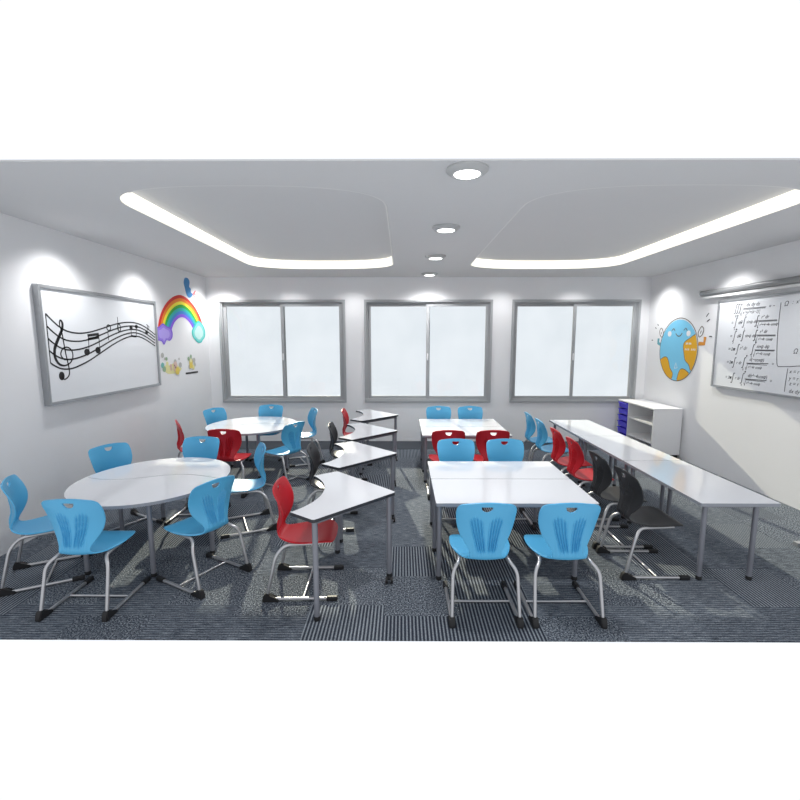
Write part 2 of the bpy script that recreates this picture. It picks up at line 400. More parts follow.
for poly, lab in zip(COVES, ('glowing cove light band round the left ceiling recess', 'glowing cove light band round the right ceiling recess')):
    cx = sum(p[0] for p in poly) / len(poly); cy = sum(p[1] for p in poly) / len(poly)
    # the outline may run either way: take the sign that moves towards the centre
    o1, o2 = inset(poly, .004), inset(poly, .016)
    if sum((Vector(p) - Vector((cx, cy))).length for p in o1) > sum((Vector(p) - Vector((cx, cy))).length for p in poly):
        o1, o2 = inset(poly, -.004), inset(poly, -.016)
    bm = bmesh.new()
    # bright strip on the window and wall sides, a faint glow added along the other two
    bright = lambda p: p[1] > 3.30 and (p[1] > 6.45 or (p[0] < -1.98 if cx < 0 else p[0] > 2.90))
    run = [i for i in range(len(poly)) if (Vector(poly[i]) - Vector(poly[i - 1])).length > 1e-6]
    n = len(run)
    V = [[bm.verts.new((o[i][0], o[i][1], z)) for i in run] for o, z in ((o1, H + .002), (o1, H + .118), (o2, H + .118), (o2, H + .002))]
    for r in range(4):
        a, b = V[r], V[(r + 1) % 4]
        for i in range(n):
            j = (i + 1) % n
            bm.faces.new((a[i], a[j], b[j], b[i])).material_index = 0 if bright(poly[run[i]]) and bright(poly[run[j]]) else 1
    tag(new_obj('cove_light', bm, [M['cove'], M['cove_edge_glow']], smooth=False), lab, 'light', 'cove lights in the ceiling recesses')

lampn = ['nearest the front edge', 'second from the front', 'third from the front', 'nearest the window wall']
for (x, y), ln in zip(((.402, 2.972), (.410, 4.43), (.419, 5.918), (.432, 7.427)), lampn):
    t = empty('ceiling_downlight', (x, y, H)); tag(t, 'round grey ceiling downlight, ' + ln + ' of the row of four', 'light', 'downlights in a row on the ceiling')
    bm = bmesh.new(); lathe(bm, [(.080, -.01), (.080, -.030), (.090, -.036), (.106, -.032), (.132, -.010), (.132, 0), (.06, -.001)], 40)
    new_obj('trim_ring', bm, M['lamp_ring'], t, True, 40)
    bm = bmesh.new(); lathe(bm, [(.0805, -.02), (.0805, -.033), (.05, -.0355), (.01, -.036)], 40)
    new_obj('diffuser', bm, M['lamp'], t)
    ld = bpy.data.lights.new('downlight_beam', 'SPOT'); ld.energy = 80; ld.spot_size = math.radians(150); ld.spot_blend = .9; ld.shadow_soft_size = .07
    lo = bpy.data.objects.new('downlight_beam', ld); COL.objects.link(lo); lo.location = (0, 0, -.05); lo.parent = t

# ------------------------------------------------------------------ chairs
# one moulded shell described by its side profile: (y, z, half width, edge curl)
BACK = [(.050, .796, .132, .006), (.051, .792, .158, .010), (.053, .782, .174, .014), (.056, .766, .184, .018), (.062, .728, .190, .027), (.069, .68, .189, .040),
        (.075, .625, .182, .050), (.076, .57, .164, .048), (.070, .52, .134, .036), (.060, .475, .107, .022), (.060, .442, .102, .012)]
SEAT = [(.060, .442, .102, .012), (.076, .418, .112, .009), (.118, .404, .140, .009), (.18, .402, .172, .009), (.25, .406, .196, .010),
        (.31, .412, .204, .010), (.375, .417, .200, .008), (.422, .415, .183, .004), (.450, .407, .157, .0), (.464, .398, .117, -.002), (.468, .392, .07, -.004)]
FULL = BACK + SEAT[1:]

def bump_w(t, a, b, f):     # smooth window
    def ss(x): x = max(0, min(1, x)); return x * x * (3 - 2 * x)
    return ss((t - a) / f) * ss((b - t) / f)

def shell(bm, i0, i1, per, nu, ribs):
    rows_all = catmull(FULL, per)
    rows = rows_all[i0 * per:i1 * per + 1]
    front, rear = [], []
    TH = .0115
    for r, (y, z, w, c) in enumerate(rows):
        g = i0 * per + r
        a, b = rows_all[max(g - 1, 0)], rows_all[min(g + 1, len(rows_all) - 1)]
        t = Vector((b[0] - a[0], b[1] - a[1])).normalized()
        n = Vector((-t.y, t.x))
        fr, re = [], []
        for k in range(nu + 1):
            s = -1 + 2 * k / nu
            s = math.copysign(1 - (1 - abs(s)) ** 1.15, s) if abs(s) > .0 else s
            x = s * w
            off = c * s * s - .0035 * max(0, (abs(s) - .93) / .07) ** 2
            dz = 0.0
            if ribs:
                # pockets with upright fins on the back, left and right of the spine
                v = (z - .445) / (.742 - .445)
                if 0 < v < 1:
                    cxr = .028 + .050 * v; hw = .025 + .026 * v
                    q = (abs(x) - cxr) / hw
                    if abs(q) < 1.15:
                        win = bump_w(v, .0, .93 - .10 * abs(q), .16) * bump_w(q, -1.12, 1.12, .22)
                        dz = win * (.007 - .0135 * (.5 + .5 * math.cos(q * math.pi * 4.6)))
                if .405 < z < .55:
                    q2 = (abs(x) - .052) / .040
                    if abs(q2) < 1: off -= .0045 * bump_w(z, .41, .545, .04) * bump_w(q2, -1, 1, .3) * (.5 + .5 * math.cos(q2 * math.pi * 3))
            th = TH - .005 * max(0, (abs(s) - .93) / .07) ** 2
            za = z - .013 * s * s * max(0, min(1, (z - .70) / .08)) if ribs else z
            fr.append(bm.verts.new((x, y + n.x * off, za + n.y * off)))
            o2 = off - th + dz
            re.append(bm.verts.new((x, y + n.x * o2, za + n.y * o2)))
        front.append(fr); rear.append(re)
    R = len(rows)
    for r in range(R - 1):
        for k in range(nu):
            bm.faces.new((front[r][k], front[r][k + 1], front[r + 1][k + 1], front[r + 1][k]))
            bm.faces.new((rear[r][k], rear[r + 1][k], rear[r + 1][k + 1], rear[r][k + 1]))
        for k in (0, nu): bm.faces.new((front[r][k], front[r + 1][k], rear[r + 1][k], rear[r][k]))
    for r in (0, R - 1):
        for k in range(nu): bm.faces.new((front[r][k], front[r][k + 1], rear[r][k + 1], rear[r][k]))

def build_back_mesh():
    bm = bmesh.new(); shell(bm, 0, len(BACK) - 1, 7, 112, True)
    o = new_obj('tmp_back', bm, M['blue'])
    # hand hold: flat on top, round below
    cut = bmesh.new()
    poly = [(-.037, .7655), (.037, .7655), (.036, .761)] + [(.036 * math.cos(math.pi * k / 14), .760 - .031 * math.sin(math.pi * k / 14)) for k in range(1, 14)] + [(-.036, .761)]
    a = [cut.verts.new((x, -.1, z)) for x, z in poly]; b = [cut.verts.new((x, .2, z)) for x, z in poly]
    cut.faces.new(a); cut.faces.new(b[::-1])
    for i in range(len(poly)): cut.faces.new((a[i], a[(i + 1) % len(poly)], b[(i + 1) % len(poly)], b[i]))
    c = new_obj('tmp_cut', cut, M['blue'])
    md = o.modifiers.new('b', 'BOOLEAN'); md.operation = 'DIFFERENCE'; md.object = c; md.solver = 'EXACT'
    me = mesh_of(o)
    bpy.data.objects.remove(o); bpy.data.objects.remove(c)
    return me

def make_chair(color, back_me, seat_me):
    root = empty('school_chair')
    for nm, me in (('backrest', back_me), ('seat', seat_me)):
        link_mesh(nm, me.copy(), M[color], root, True, 42)
    for s in (-1, 1):
        bm = bmesh.new()
        path = fillet([(s * .150, .38, .390), (s * .158, .125, .382), (s * .206, .070, .330), (s * .215, .004, .040), (s * .215, .012, .016), (s * .215, .480, .0145)],
                      {1: .07, 2: .06, 3: .012, 4: .012}, 7)
        tube(bm, path, .0115, 12)
        leg = new_obj('leg', bm, M['steel'], root, True, 50)
        bm = bmesh.new()      # wedge shaped boot over the rear corner
        prof = [(-.030, 0), (.085, 0), (.085, .020), (.055, .028), (.030, .046), (.006, .062), (-.014, .058), (-.027, .03)]
        va = [bm.verts.new((s * .215 - .019, y, z)) for y, z in prof]; vb = [bm.verts.new((s * .215 + .019, y, z)) for y, z in prof]
        bm.faces.new(va); bm.faces.new(vb[::-1])
        for i in range(len(prof)): bm.faces.new((va[i], va[(i + 1) % len(prof)], vb[(i + 1) % len(prof)], vb[i]))
        bmesh.ops.bevel(bm, geom=bm.edges[:], offset=.005, segments=2, affect='EDGES')
        new_obj('foot_cap', bm, M['rubber'], leg, True, 40)
        bm = bmesh.new(); box(bm, s * .215 - .016, s * .215 + .016, .412, .490, 0, .032, bev=.007)
        new_obj('foot_cap', bm, M['rubber'], leg)
    bm = bmesh.new(); tube(bm, [(-.213, .250, .0145), (.213, .250, .0145)], .0085, 10)
    new_obj('cross_bar', bm, M['steel'], root, True, 50)
    return root

back_me = build_back_mesh()
bm = bmesh.new(); shell(bm, len(BACK) - 1, len(FULL) - 1, 6, 44, False)
bmesh.ops.recalc_face_normals(bm, faces=bm.faces[:])
seat_me = bpy.data.meshes.new('seat'); bm.to_mesh(seat_me); bm.free()
PROTO = {}
G_NR, G_FR = 'chairs around the near round table', 'chairs around the far round table'
G_W, G_T0, G_T1, G_ROW = 'chairs at the wedge desks', 'chairs at the near square table', 'chairs at the far square table', 'chairs along the row of desks'
FS = (.875, .484)
CHAIRS = [
    (-2.940, 3.146, (.879, .478), 'blue', 'blue school chair at the left frame edge, left of the near round table', G_NR),
    (-2.130, 2.692, (0, 1), 'blue', 'blue school chair seen from behind in front of the near round table', G_NR),
    (-1.314, 3.131, (-.875, .483), 'blue', 'blue school chair seen from behind, front right of the near round table', G_NR),
    (-1.305, 4.29, (-.904, -.427), 'blue', 'blue school chair side on, right of the near round table, behind the front red chair', G_NR),
    (-2.100, 4.666, (0, -1), 'blue', 'blue school chair facing front behind the near round table, overlapping the red chair', G_NR),
    (-2.90, 4.275, (.87, -.49), 'blue', 'blue school chair by the left wall, below the music whiteboard, behind the near round table', G_NR),
    (-2.89, 5.53, FS, 'red', 'red school chair side on by the left wall, left of the far round table', G_FR),
    (-2.04, 4.96, (0, 1), 'red', 'red school chair seen from behind in front of the far round table', G_FR),
    (-1.27, 5.41, (-.875, .483), 'blue', 'blue school chair seen from behind, front right of the far round table', G_FR),
    (-1.25, 6.60, (-.904, -.427), 'blue', 'blue school chair side on at the right of the far round table', G_FR),
    (-2.05, 7.00, (0, -1), 'blue', 'blue school chair facing front under the left window, behind the far round table', G_FR),
    (-2.85, 6.60, (.87, -.49), 'blue', 'blue school chair near the back left corner, behind the far round table', G_FR),
    (-.946, 3.119, (1, .03), 'red', 'red school chair at the nearest wedge desk', G_W),
    (-.95, 4.26, (1, .02), 'black', 'black school chair at the second wedge desk from the front', G_W),
    (-.935, 5.385, (1, .02), 'black', 'black school chair at the third wedge desk from the front', G_W),
    (-.925, 6.51, (1, .02), 'red', 'red school chair at the wedge desk nearest the windows', G_W),
    (.530, 2.640, (0, 1), 'blue', 'blue school chair seen from behind at the near square table, the left one', G_T0),
    (1.055, 2.640, (0, 1), 'blue', 'blue school chair seen from behind at the near square table, the right one', G_T0),
    (.545, 4.570, (0, -1), 'blue', 'blue school chair facing front behind the near square table, the left one', G_T0),
    (1.045, 4.570, (0, -1), 'blue', 'blue school chair facing front behind the near square table, the right one', G_T0),
    (.520, 4.91, (0, 1), 'red', 'red school chair seen from behind at the far square table, the left one', G_T1),
    (1.022, 4.91, (0, 1), 'red', 'red school chair seen from behind at the far square table, the right one', G_T1),
    (.55, 6.850, (0, -1), 'blue', 'blue school chair under the middle window behind the far square table, the left one', G_T1),
    (1.03, 6.850, (0, -1), 'blue', 'blue school chair under the middle window behind the far square table, the right one', G_T1),
    (1.68, 6.17, (1, 0), 'blue', 'blue school chair at the window end of the desk row', G_ROW),
    (1.68, 5.66, (1, 0), 'blue', 'blue school chair at the desk row beside the first red chair', G_ROW),
    (1.68, 5.045, (1, 0), 'red', 'red school chair at the desk row beside the blue chairs', G_ROW),
    (1.68, 4.535, (1, 0), 'red', 'red school chair at the desk row beside the black chairs', G_ROW),
    (1.68, 3.93, (1, 0), 'black', 'black school chair at the desk row beside the red chairs', G_ROW),
    (1.68, 3.42, (1, 0), 'black', 'black school chair at the near end of the desk row', G_ROW),
]
for x, y, (fx, fy), colr, lab, grp in CHAIRS:
    if colr not in PROTO:
        PROTO[colr] = make_chair(colr, back_me, seat_me); o = PROTO[colr]
    else: o = copy_tree(PROTO[colr])
    o.location = (x, y, 0); o.rotation_euler = (0, 0, math.atan2(-fx, fy))
    tag(o, lab, 'chair', grp)

# ------------------------------------------------------------------ desks
def leg_tube(root, x, y, ztop, r=.0185, caster=False):
    bm = bmesh.new(); z0 = .055 if caster else .022
    tube(bm, [(x, y, z0), (x, y, ztop)], r, 16)
    lg = new_obj('leg', bm, M['leg'], root, True, 50)
    if caster:
        bm = bmesh.new(); tube(bm, [(x, y, .05), (x, y, .075)], .021, 14); box(bm, x - .012, x + .012, y - .03, y + .006, .03, .056, bev=.004)
        for q in (-.019, .019):
            tube(bm, [(x + q - .008, y - .016, .025), (x + q + .008, y - .016, .025)], .025, 18)
        new_obj('caster', bm, M['rubber'], lg, True, 40)
    else:
        bm = bmesh.new(); lathe(bm, [(.017, 0), (.021, .004), (.021, .022), (.019, .03)], 16, c=(x, y))
        new_obj('glide', bm, M['rubber'], lg, True, 40)
    return lg

def rect_desk(name, x0, x1, y0, y1, z, label, group, lx=(.07, .07), ly=(.06, .06)):
    cx, cy = (x0 + x1) / 2, (y0 + y1) / 2
    root = empty(name, (cx, cy, 0)); tag(root, label, 'desk', group)
    hx, hy = (x1 - x0) / 2, (y1 - y0) / 2
    bm = bmesh.new(); prism(bm, round_poly([(-hx, -hy), (hx, -hy), (hx, hy), (-hx, hy)], .012), z - .024, z, 0, 1)
    new_obj('desktop', bm, [M['top'], M['edge']], root)
    for sx in (-1, 1):
        for sy in (-1, 1):
            leg_tube(root, sx * hx - sx * lx[0 if sx < 0 else 1], sy * (hy - ly[0]), z - .024)
    bm = bmesh.new(); a, b = hx - .075, hy - .065
    for q in (-b, b): box(bm, -a, a, q - .009, q + .009, z - .052, z - .0245)
    for q in (-a, a): box(bm, q - .009, q + .009, -b + .009, b - .009, z - .052, z - .0245)
    new_obj('under_frame', bm, M['leg'], root)
    return root

g = 'desks of the near square table'
rect_desk('rectangular_desk', .245, 1.430, 3.141, 3.722, .62, 'white rectangular desk at the near square table, front half with two blue chairs', g, (.030, .13))
rect_desk('rectangular_desk', .245, 1.430, 3.728, 4.283, .62, 'white rectangular desk at the near square table, back half', g, (.045, .13))
g = 'desks of the far square table'
rect_desk('rectangular_desk', .246, 1.362, 5.478, 6.058, .62, 'white rectangular desk at the far square table, half behind the red chairs', g, (.045, .07))
rect_desk('rectangular_desk', .246, 1.362, 6.064, 6.648, .62, 'white rectangular desk at the far square table, half beside the window chairs', g, (.045, .07))
g = 'desks in the long row by the right wall'
for y0, y1, l in ((3.150, 4.318, 'white desk at the near end of the long row, beside two black chairs'),
                  (4.324, 5.455, 'white desk in the middle of the long row, beside two red chairs'),
                  (5.461, 6.580, 'white desk at the window end of the long row, beside two blue chairs')):
    rect_desk('rectangular_desk', 2.172, 2.750, y0, y1, .62, l, g, (.07, .13))

# wedge desks with a body-shaped cut
def wedge_outline():
    P0, A, B, B2, A2 = (0, 0), (-.502, -.520), (-.682, -.385), (-.682, .385), (-.502, .520)
    arc = []
    R, sag = .60, .14
    cx = -.53 - R
    a_max = math.asin(.375 / R)
    for k in range(25):
        a = -a_max + 2 * a_max * k / 24
        arc.append((cx + R * math.cos(a), R * math.sin(a)))
    rp = round_poly([A2, P0, A, B, arc[0], arc[12], arc[-1], B2], [.022, .028, .022, .018, 0, 0, 0, .018])
    i0, i1 = 24, 26
    return rp[:i0] + arc + rp[i1 + 1:]
WO = wedge_outline()
WZ = .70
wl = ['nearest the camera, with the red chair', 'second from the front, with a black chair', 'third from the front, with a black chair', 'nearest the windows, with a red chair']
wproto = None
for (x, y), l in zip(((-.046, 3.157), (-.046, 4.292), (-.052, 5.392), (-.050, 6.554)), wl):
    if wproto is None:
        o = wproto = empty('wedge_desk')
        bm = bmesh.new(); prism(bm, WO, WZ - .022, WZ, 0, 1)
        new_obj('desktop', bm, [M['top'], M['dark_edge']], o)
        leg_tube(o, -.505, -.462, WZ - .022); leg_tube(o, -.505, .462, WZ - .022); leg_tube(o, -.052, 0, WZ - .022, caster=True)
        bm = bmesh.new()
        tube(bm, [(-.505, -.462, WZ - .040), (-.065, 0, WZ - .040), (-.505, .462, WZ - .040)], .012, 8)
        new_obj('under_frame', bm, M['leg'], o, True, 50)
    else: o = copy_tree(wproto)
    o.location = (x, y, 0)
    tag(o, 'white wedge desk with curved cut, ' + l, 'desk', 'wedge desks in a line down the room')

# round tables, each of two halves meeting in a wavy seam
def half_table(cx, cy, rx, ry, front, legs, label, group):
    root = empty('half_round_table', (cx, cy, 0)); tag(root, label, 'table', group)
    zt = .62
    seam = []
    n = 30
    for k in range(n + 1):
        x = -rx * .995 + 2 * rx * .995 * k / n
        seam.append((x, .02 + .075 * math.sin(math.pi * (x + .07) / .55)))
    th0 = math.asin(min(1, seam[-1][1] / ry)); th1 = math.pi - math.asin(min(1, seam[0][1] / ry))
    if front:
        arc = [(rx * math.cos(a), ry * math.sin(a)) for a in [th1 + (2 * math.pi + th0 - th1) * k / 48 for k in range(49)]]
        poly = arc + [(x, y - .003) for x, y in seam[::-1]][1:-1]
    else:
        arc = [(rx * math.cos(a), ry * math.sin(a)) for a in [th0 + (th1 - th0) * k / 48 for k in range(49)]]
        poly = arc + [(x, y + .003) for x, y in seam][1:-1]
    bm = bmesh.new(); prism(bm, poly, zt - .024, zt, 0, 1)
    new_obj('tabletop', bm, [M['top'], M['edge']], root)
    for x, y in legs: leg_tube(root, x, y, zt - .024)
    return root
for cx, cy, rx, ry, nm, lf, lb in ((-2.134, 3.743, .602, .674, 'near', [(-.296, -.488), (.231, -.515), (.525, -.14), (-.51, -.12)], [(-.27, .575), (.294, .457), (.44, .06), (-.36, .06)]),
                                   (-2.101, 6.20, .604, .652, 'far', [(-.25, -.44), (.231, -.505), (.50, -.14), (-.46, -.14)], [(-.27, .50), (.33, .44), (.43, .065), (-.33, .03)])):
    half_table(cx, cy, rx, ry, True, lf, 'grey white half table, front half of the %s round table' % nm, 'halves of the %s round table' % nm)
    half_table(cx, cy, rx, ry, False, lb, 'grey white half table, back half of the %s round table' % nm, 'halves of the %s round table' % nm)
# ------------------------------------------------------------------ shelf unit and trays
sx0, sx1, sy0, sy1, sz = 3.775, 4.205, 6.69, 7.80, .77
su = empty('shelf_unit', ((sx0 + sx1) / 2, (sy0 + sy1) / 2, 0)); tag(su, 'white low shelf unit with open shelves and blue trays in the back right corner', 'shelf unit')
X0, X1, Y0, Y1 = sx0 - (sx0 + sx1) / 2, sx1 - (sx0 + sx1) / 2, sy0 - (sy0 + sy1) / 2, sy1 - (sy0 + sy1) / 2
bm = bmesh.new()
yd = 7.455 - (sy0 + sy1) / 2
box(bm, X0, X1, Y0, Y0 + .02, .06, sz - .02); box(bm, X0, X1, Y1 - .02, Y1, .06, sz - .02); box(bm, X0, X1 - .012, yd - .01, yd + .01, .08, sz - .02)
box(bm, X1 - .012, X1, Y0 + .02, Y1 - .02, .06, sz - .02); box(bm, X0, X1, Y0 + .02, Y1 - .02, .06, .08)
new_obj('carcass', bm, M['cabinet'], su)
bm = bmesh.new(); box(bm, X0 - .006, X1, Y0 - .004, Y1 + .004, sz - .02, sz, bev=.002); new_obj('top_panel', bm, M['cabinet'], su)
for z in (.505, .22):
    bm = bmesh.new(); box(bm, X0 + .004, X1 - .013, Y0 + .021, yd - .011, z, z + .022); new_obj('shelf', bm, M['cabinet'], su)
bm = bmesh.new(); box(bm, X0 + .03, X1 - .01, Y0 + .03, Y1 - .03, 0, .06); new_obj('plinth', bm, M['rubber'], su)
order = ['topmost', 'second from the top', 'third from the top', 'fourth from the top', 'fifth from the top', 'lowest']
ty0, ty1 = 7.470, 7.775
for k in range(6):
    zt = .735 - .108 * k
    t = empty('storage_tray', (sx0 + .01, (ty0 + ty1) / 2, zt - .09)); tag(t, 'blue plastic storage tray in the shelf unit, %s of its column' % order[k], 'tray', 'blue trays in the shelf unit')
    hw = (ty1 - ty0) / 2
    bm = bmesh.new(); b = .012
    vs = [(-.012, -hw + b, 0), (.36, -hw + b, 0), (.36, hw - b, 0), (-.012, hw - b, 0)]
    vt = [(-.018, -hw, .085), (.37, -hw, .085), (.37, hw, .085), (-.018, hw, .085)]
    lo = [bm.verts.new(p) for p in vs]; hi = [bm.verts.new(p) for p in vt]
    hi2 = [bm.verts.new((p[0] * .985 + (.004 if p[0] < 0 else 0), p[1] * .97, p[2])) for p in vt]; lo2 = [bm.verts.new((p[0] * .98 + .002, p[1] * .96, .006)) for p in vs]
    bm.faces.new(lo[::-1]); bm.faces.new(lo2)
    for i in range(4):
        j = (i + 1) % 4
        bm.faces.new((lo[i], lo[j], hi[j], hi[i])); bm.faces.new((hi[i], hi[j], hi2[j], hi2[i])); bm.faces.new((hi2[i], hi2[j], lo2[j], lo2[i]))
    new_obj('tray_body', bm, M['tray'], t)
    bm = bmesh.new(); box(bm, -.034, -.0175, -hw + .004, hw - .004, .072, .088, bev=.004); new_obj('lip', bm, M['tray'], t)

# low metal bar end at the right frame edge
bm = bmesh.new(); box(bm, 3.455, 4.05, 3.745, 3.80, .0, .036, bev=.004)
tag(new_obj('foot_bar', bm, M['frame']), 'low grey metal foot bar on the carpet at the right frame edge', 'metal bar')

# ------------------------------------------------------------------ boards
def board_frame(bm, side, y0, y1, z0, z1, w, o0, o1):
    for a in ((y0, y1, z0, z0 + w), (y0, y1, z1 - w, z1), (y0, y0 + w, z0 + w, z1 - w), (y1 - w, y1, z0 + w, z1 - w)):
        plate(bm, side, [(a[0], a[2]), (a[1], a[2]), (a[1], a[3]), (a[0], a[3])], o0, o1)

wb = empty('whiteboard'); tag(wb, 'white board with a black music staff print on the left wall', 'whiteboard')
bm = bmesh.new(); plate(bm, 'L', [(4.19, 1.20), (6.12, 1.20), (6.12, 2.285), (4.19, 2.285)], .012, .036); new_obj('panel', bm, M['board'], wb)
bm = bmesh.new(); board_frame(bm, 'L', 4.165, 6.135, 1.178, 2.305, .030, .002, .055); new_obj('board_frame', bm, M['frame'], wb)
top, bot = catmull(MUSIC['top'], 6), catmull(MUSIC['bot'], 6)
bm = bmesh.new(); o0, o1 = .0362, .0378
for j in range(5):
    t = j / 4
    stroke(bm, 'L', [(a[0] + (b[0] - a[0]) * t, a[1] + (b[1] - a[1]) * t) for a, b in zip(top, bot)], .0145, o0, o1)
stroke(bm, 'L', [top[0], bot[0]], .010, o0, o1)
stave = new_obj('music_staff', bm, M['ink'], wb)
bm = bmesh.new(); cl = catmull(MUSIC['clef'], 6)
m = len(cl); stroke(bm, 'L', cl, [.0135 + .020 * max(0, math.sin(math.pi * min(1, max(0, (i / m - .33) / .33)))) for i in range(m)], o0, o1)
plate(bm, 'L', ell(MUSIC['ball'][0][0], MUSIC['ball'][0][1], .036, .042), o0, o1)
new_obj('treble_clef', bm, M['ink'], wb)
hd = MUSIC['heads']
def note(fn):
    bm = bmesh.new(); fn(bm); new_obj('music_note', bm, M['ink'], wb)
def n1(bm):
    for k in ('beam', 'beam2'): plate(bm, 'L', MUSIC[k], o0, o1)
    for k in ('stem', 'stem2'): stroke(bm, 'L', MUSIC[k], .008, o0, o1)
    for p in hd[:2]: plate(bm, 'L', ell(p[0], p[1], .042, .036), o0, o1)
def n2(bm): stroke(bm, 'L', ell(hd[2][0], hd[2][1], .034, .032), .012, o0, o1, closed=True); stroke(bm, 'L', MUSIC['st3'], .007, o0, o1)
def n3(bm): stroke(bm, 'L', ell(hd[3][0], hd[3][1], .028, .042), .012, o0, o1, closed=True); stroke(bm, 'L', MUSIC['st4'], .007, o0, o1)
def n4(bm):
    plate(bm, 'L', MUSIC['beam3'], o0, o1)
    for k in ('st5', 'st6'): stroke(bm, 'L', MUSIC[k], .008, o0, o1)
    for p in hd[4:6]: plate(bm, 'L', ell(p[0], p[1], .030, .024), o0, o1)
def n5(bm):
    plate(bm, 'L', ell(hd[6][0], hd[6][1], .032, .024), o0, o1); stroke(bm, 'L', MUSIC['st7'], .008, o0, o1); stroke(bm, 'L', MUSIC['flag'], .010, o0, o1)
for f in (n1, n2, n3, n4, n5): note(f)

rb = empty('whiteboard'); tag(rb, 'white board covered in handwritten integral formulas on the right wall', 'whiteboard')
bm = bmesh.new(); plate(bm, 'R', [(3.62, 1.19), (6.10, 1.19), (6.10, 2.295), (3.62, 2.295)], .010, .026); new_obj('panel', bm, M['board'], rb)
bm = bmesh.new(); board_frame(bm, 'R', 3.60, 6.118, 1.172, 2.312, .026, .002, .036); new_obj('board_frame', bm, M['frame'], rb)

PX = Matrix(((0, 0, -1, 0), (-1, 0, 0, 0), (0, 1, 0, 0), (0, 0, 0, 1)))
def text_into(bm, s, y, z, size, off=.0268, shear=.22, bold=.0):
    cu = bpy.data.curves.new('t', 'FONT'); cu.body = s; cu.size = size; cu.shear = shear; cu.align_x = 'LEFT'; cu.align_y = 'CENTER'; cu.extrude = .0003; cu.offset = bold; cu.resolution_u = 3
    o = bpy.data.objects.new('t', cu); COL.objects.link(o)
    me = mesh_of(o)
    me.transform(Matrix.Translation((XR - off, y, z)) @ PX)
    bm.from_mesh(me)
    bpy.data.objects.remove(o); bpy.data.curves.remove(cu); bpy.data.meshes.remove(me)
p0, p1 = .0262, .0272
def integral(bm, y, z, h=.125):
    pts = [(y - .024, z + h * .46), (y - .012, z + h * .5), (y - .003, z + h * .42), (y, z), (y + .003, z - h * .42), (y + .012, z - h * .5), (y + .024, z - h * .46)]
    stroke(bm, 'R', catmull([(a - (b - z) * .12, b) for a, b in pts], 4), .009, p0, p1)
def line(bm, y0, z0, y1, z1, w=.008): stroke(bm, 'R', [(y0, z0), (y1, z1)], w, p0, p1)
def root(bm, y0, z, y1):
    stroke(bm, 'R', [(y0 + .012, z - .005), (y0, z - .038), (y0 - .018, z + .036), (y1, z + .036)], .006, p0, p1)
S = .062
def formula(fn):
    bm = bmesh.new(); fn(bm); return new_obj('formula', bm, M['marker'], rb)
def r1(bm):
    for q in (5.795, 5.757, 5.718): integral(bm, q, 2.18, .11)
    text_into(bm, 'R', 5.80, 2.088, .045)
    text_into(bm, 'dx dy dz', 5.63, 2.218, S); line(bm, 5.668, 2.178, 5.32, 2.174)
    root(bm, 5.70, 2.128, 5.33); text_into(bm, 'x²+y²+(z−2)²', 5.675, 2.130, .052); text_into(bm, '= −', 5.285, 2.176, S)
formula(r1)
def mid(z, la, lb, fb, num, den, head):
    def f(bm):
        text_into(bm, '=', 5.855, z, S); integral(bm, 5.775, z); text_into(bm, '0', 5.80, z - .083, .034); text_into(bm, 'π', 5.765, z + .085, .038)
        text_into(bm, la, 5.735, z, S); integral(bm, 5.635, z + .004); text_into(bm, '2', 5.63, z + .09, .036); text_into(bm, lb, 5.60, z + .004, .054)
        integral(bm, 5.435, z + .008); text_into(bm, '1', 5.42, z + .098, .034)
        text_into(bm, num, 5.375, z + .052, .058); line(bm, 5.415, z + .012, 5.145, z + .010)
        root(bm, 5.42, z - .036, 5.14); text_into(bm, den, 5.39, z - .036, .046)
    return f
formula(mid(2.008, 'dθ', 'sinφ dφ', 0, 'r² dr', 'r²+4−4r cosφ', 0))
formula(mid(1.840, 'dθ', 'sinφ dφ', 0, 'r² dr', 'r²−4r cosφ', 0))
def r4(bm):
    z = 1.678
    text_into(bm, '= 2π', 5.865, z, S); integral(bm, 5.70, z); text_into(bm, 'r² dr', 5.665, z + .015, S)
    integral(bm, 5.455, z); text_into(bm, '0', 5.475, z - .083, .034); text_into(bm, 'π', 5.43, z + .085, .036)
    text_into(bm, 'sinφ dφ', 5.40, z + .040, .056); line(bm, 5.42, z, 5.13, z + .002); root(bm, 5.43, z - .044, 5.14); text_into(bm, 'r²−4r cosφ', 5.40, z - .044, .046)
formula(r4)
def low(z, nm):
    def f(bm):
        text_into(bm, '= 2π', 5.87, z, .056); integral(bm, 5.735, z); text_into(bm, 'r dr', 5.70, z, .056)
        integral(bm, 5.575, z + .006); text_into(bm, '0', 5.59, z - .078, .034); text_into(bm, 'π', 5.55, z + .09, .036)
        text_into(bm, nm, 5.49, z + .048, .058); line(bm, 5.53, z + .002, 5.20, z + .012); root(bm, 5.53, z - .042, 5.22); text_into(bm, 'r²−4r cosφ', 5.50, z - .042, .046)
        text_into(bm, '=', 5.155, z + .012, .05)
    return f
formula(low(1.512, 'd(−cosφ)')); formula(low(1.318, 'd(r²−4cosφ)'))
def side(bm):
    text_into(bm, 'Ω', 5.075, 2.186, .075); text_into(bm, ':  x²+y²+z² ≤ 1', 4.97, 2.20, S); text_into(bm, 'Ω  :  r ≤ 1', 4.89, 1.672, .075)
formula(side)
def par(bm):
    for s, (y, z) in zip(('x = r sinφ cosθ', 'y = r sinφ sinθ', 'z = r cosφ', 'dx dy dz = r² sinφ dr'), EQ['param']): text_into(bm, s, y, z, .060)
formula(par)
bm = bmesh.new()
stroke(bm, 'R', catmull(EQ['vline'][:5], 4) + EQ['vline'][5:] + [(4.30, 1.53)], .007, p0, p1); stroke(bm, 'R', EQ['vline2'], .007, p0, p1)
new_obj('divider_line', bm, M['marker'], rb)

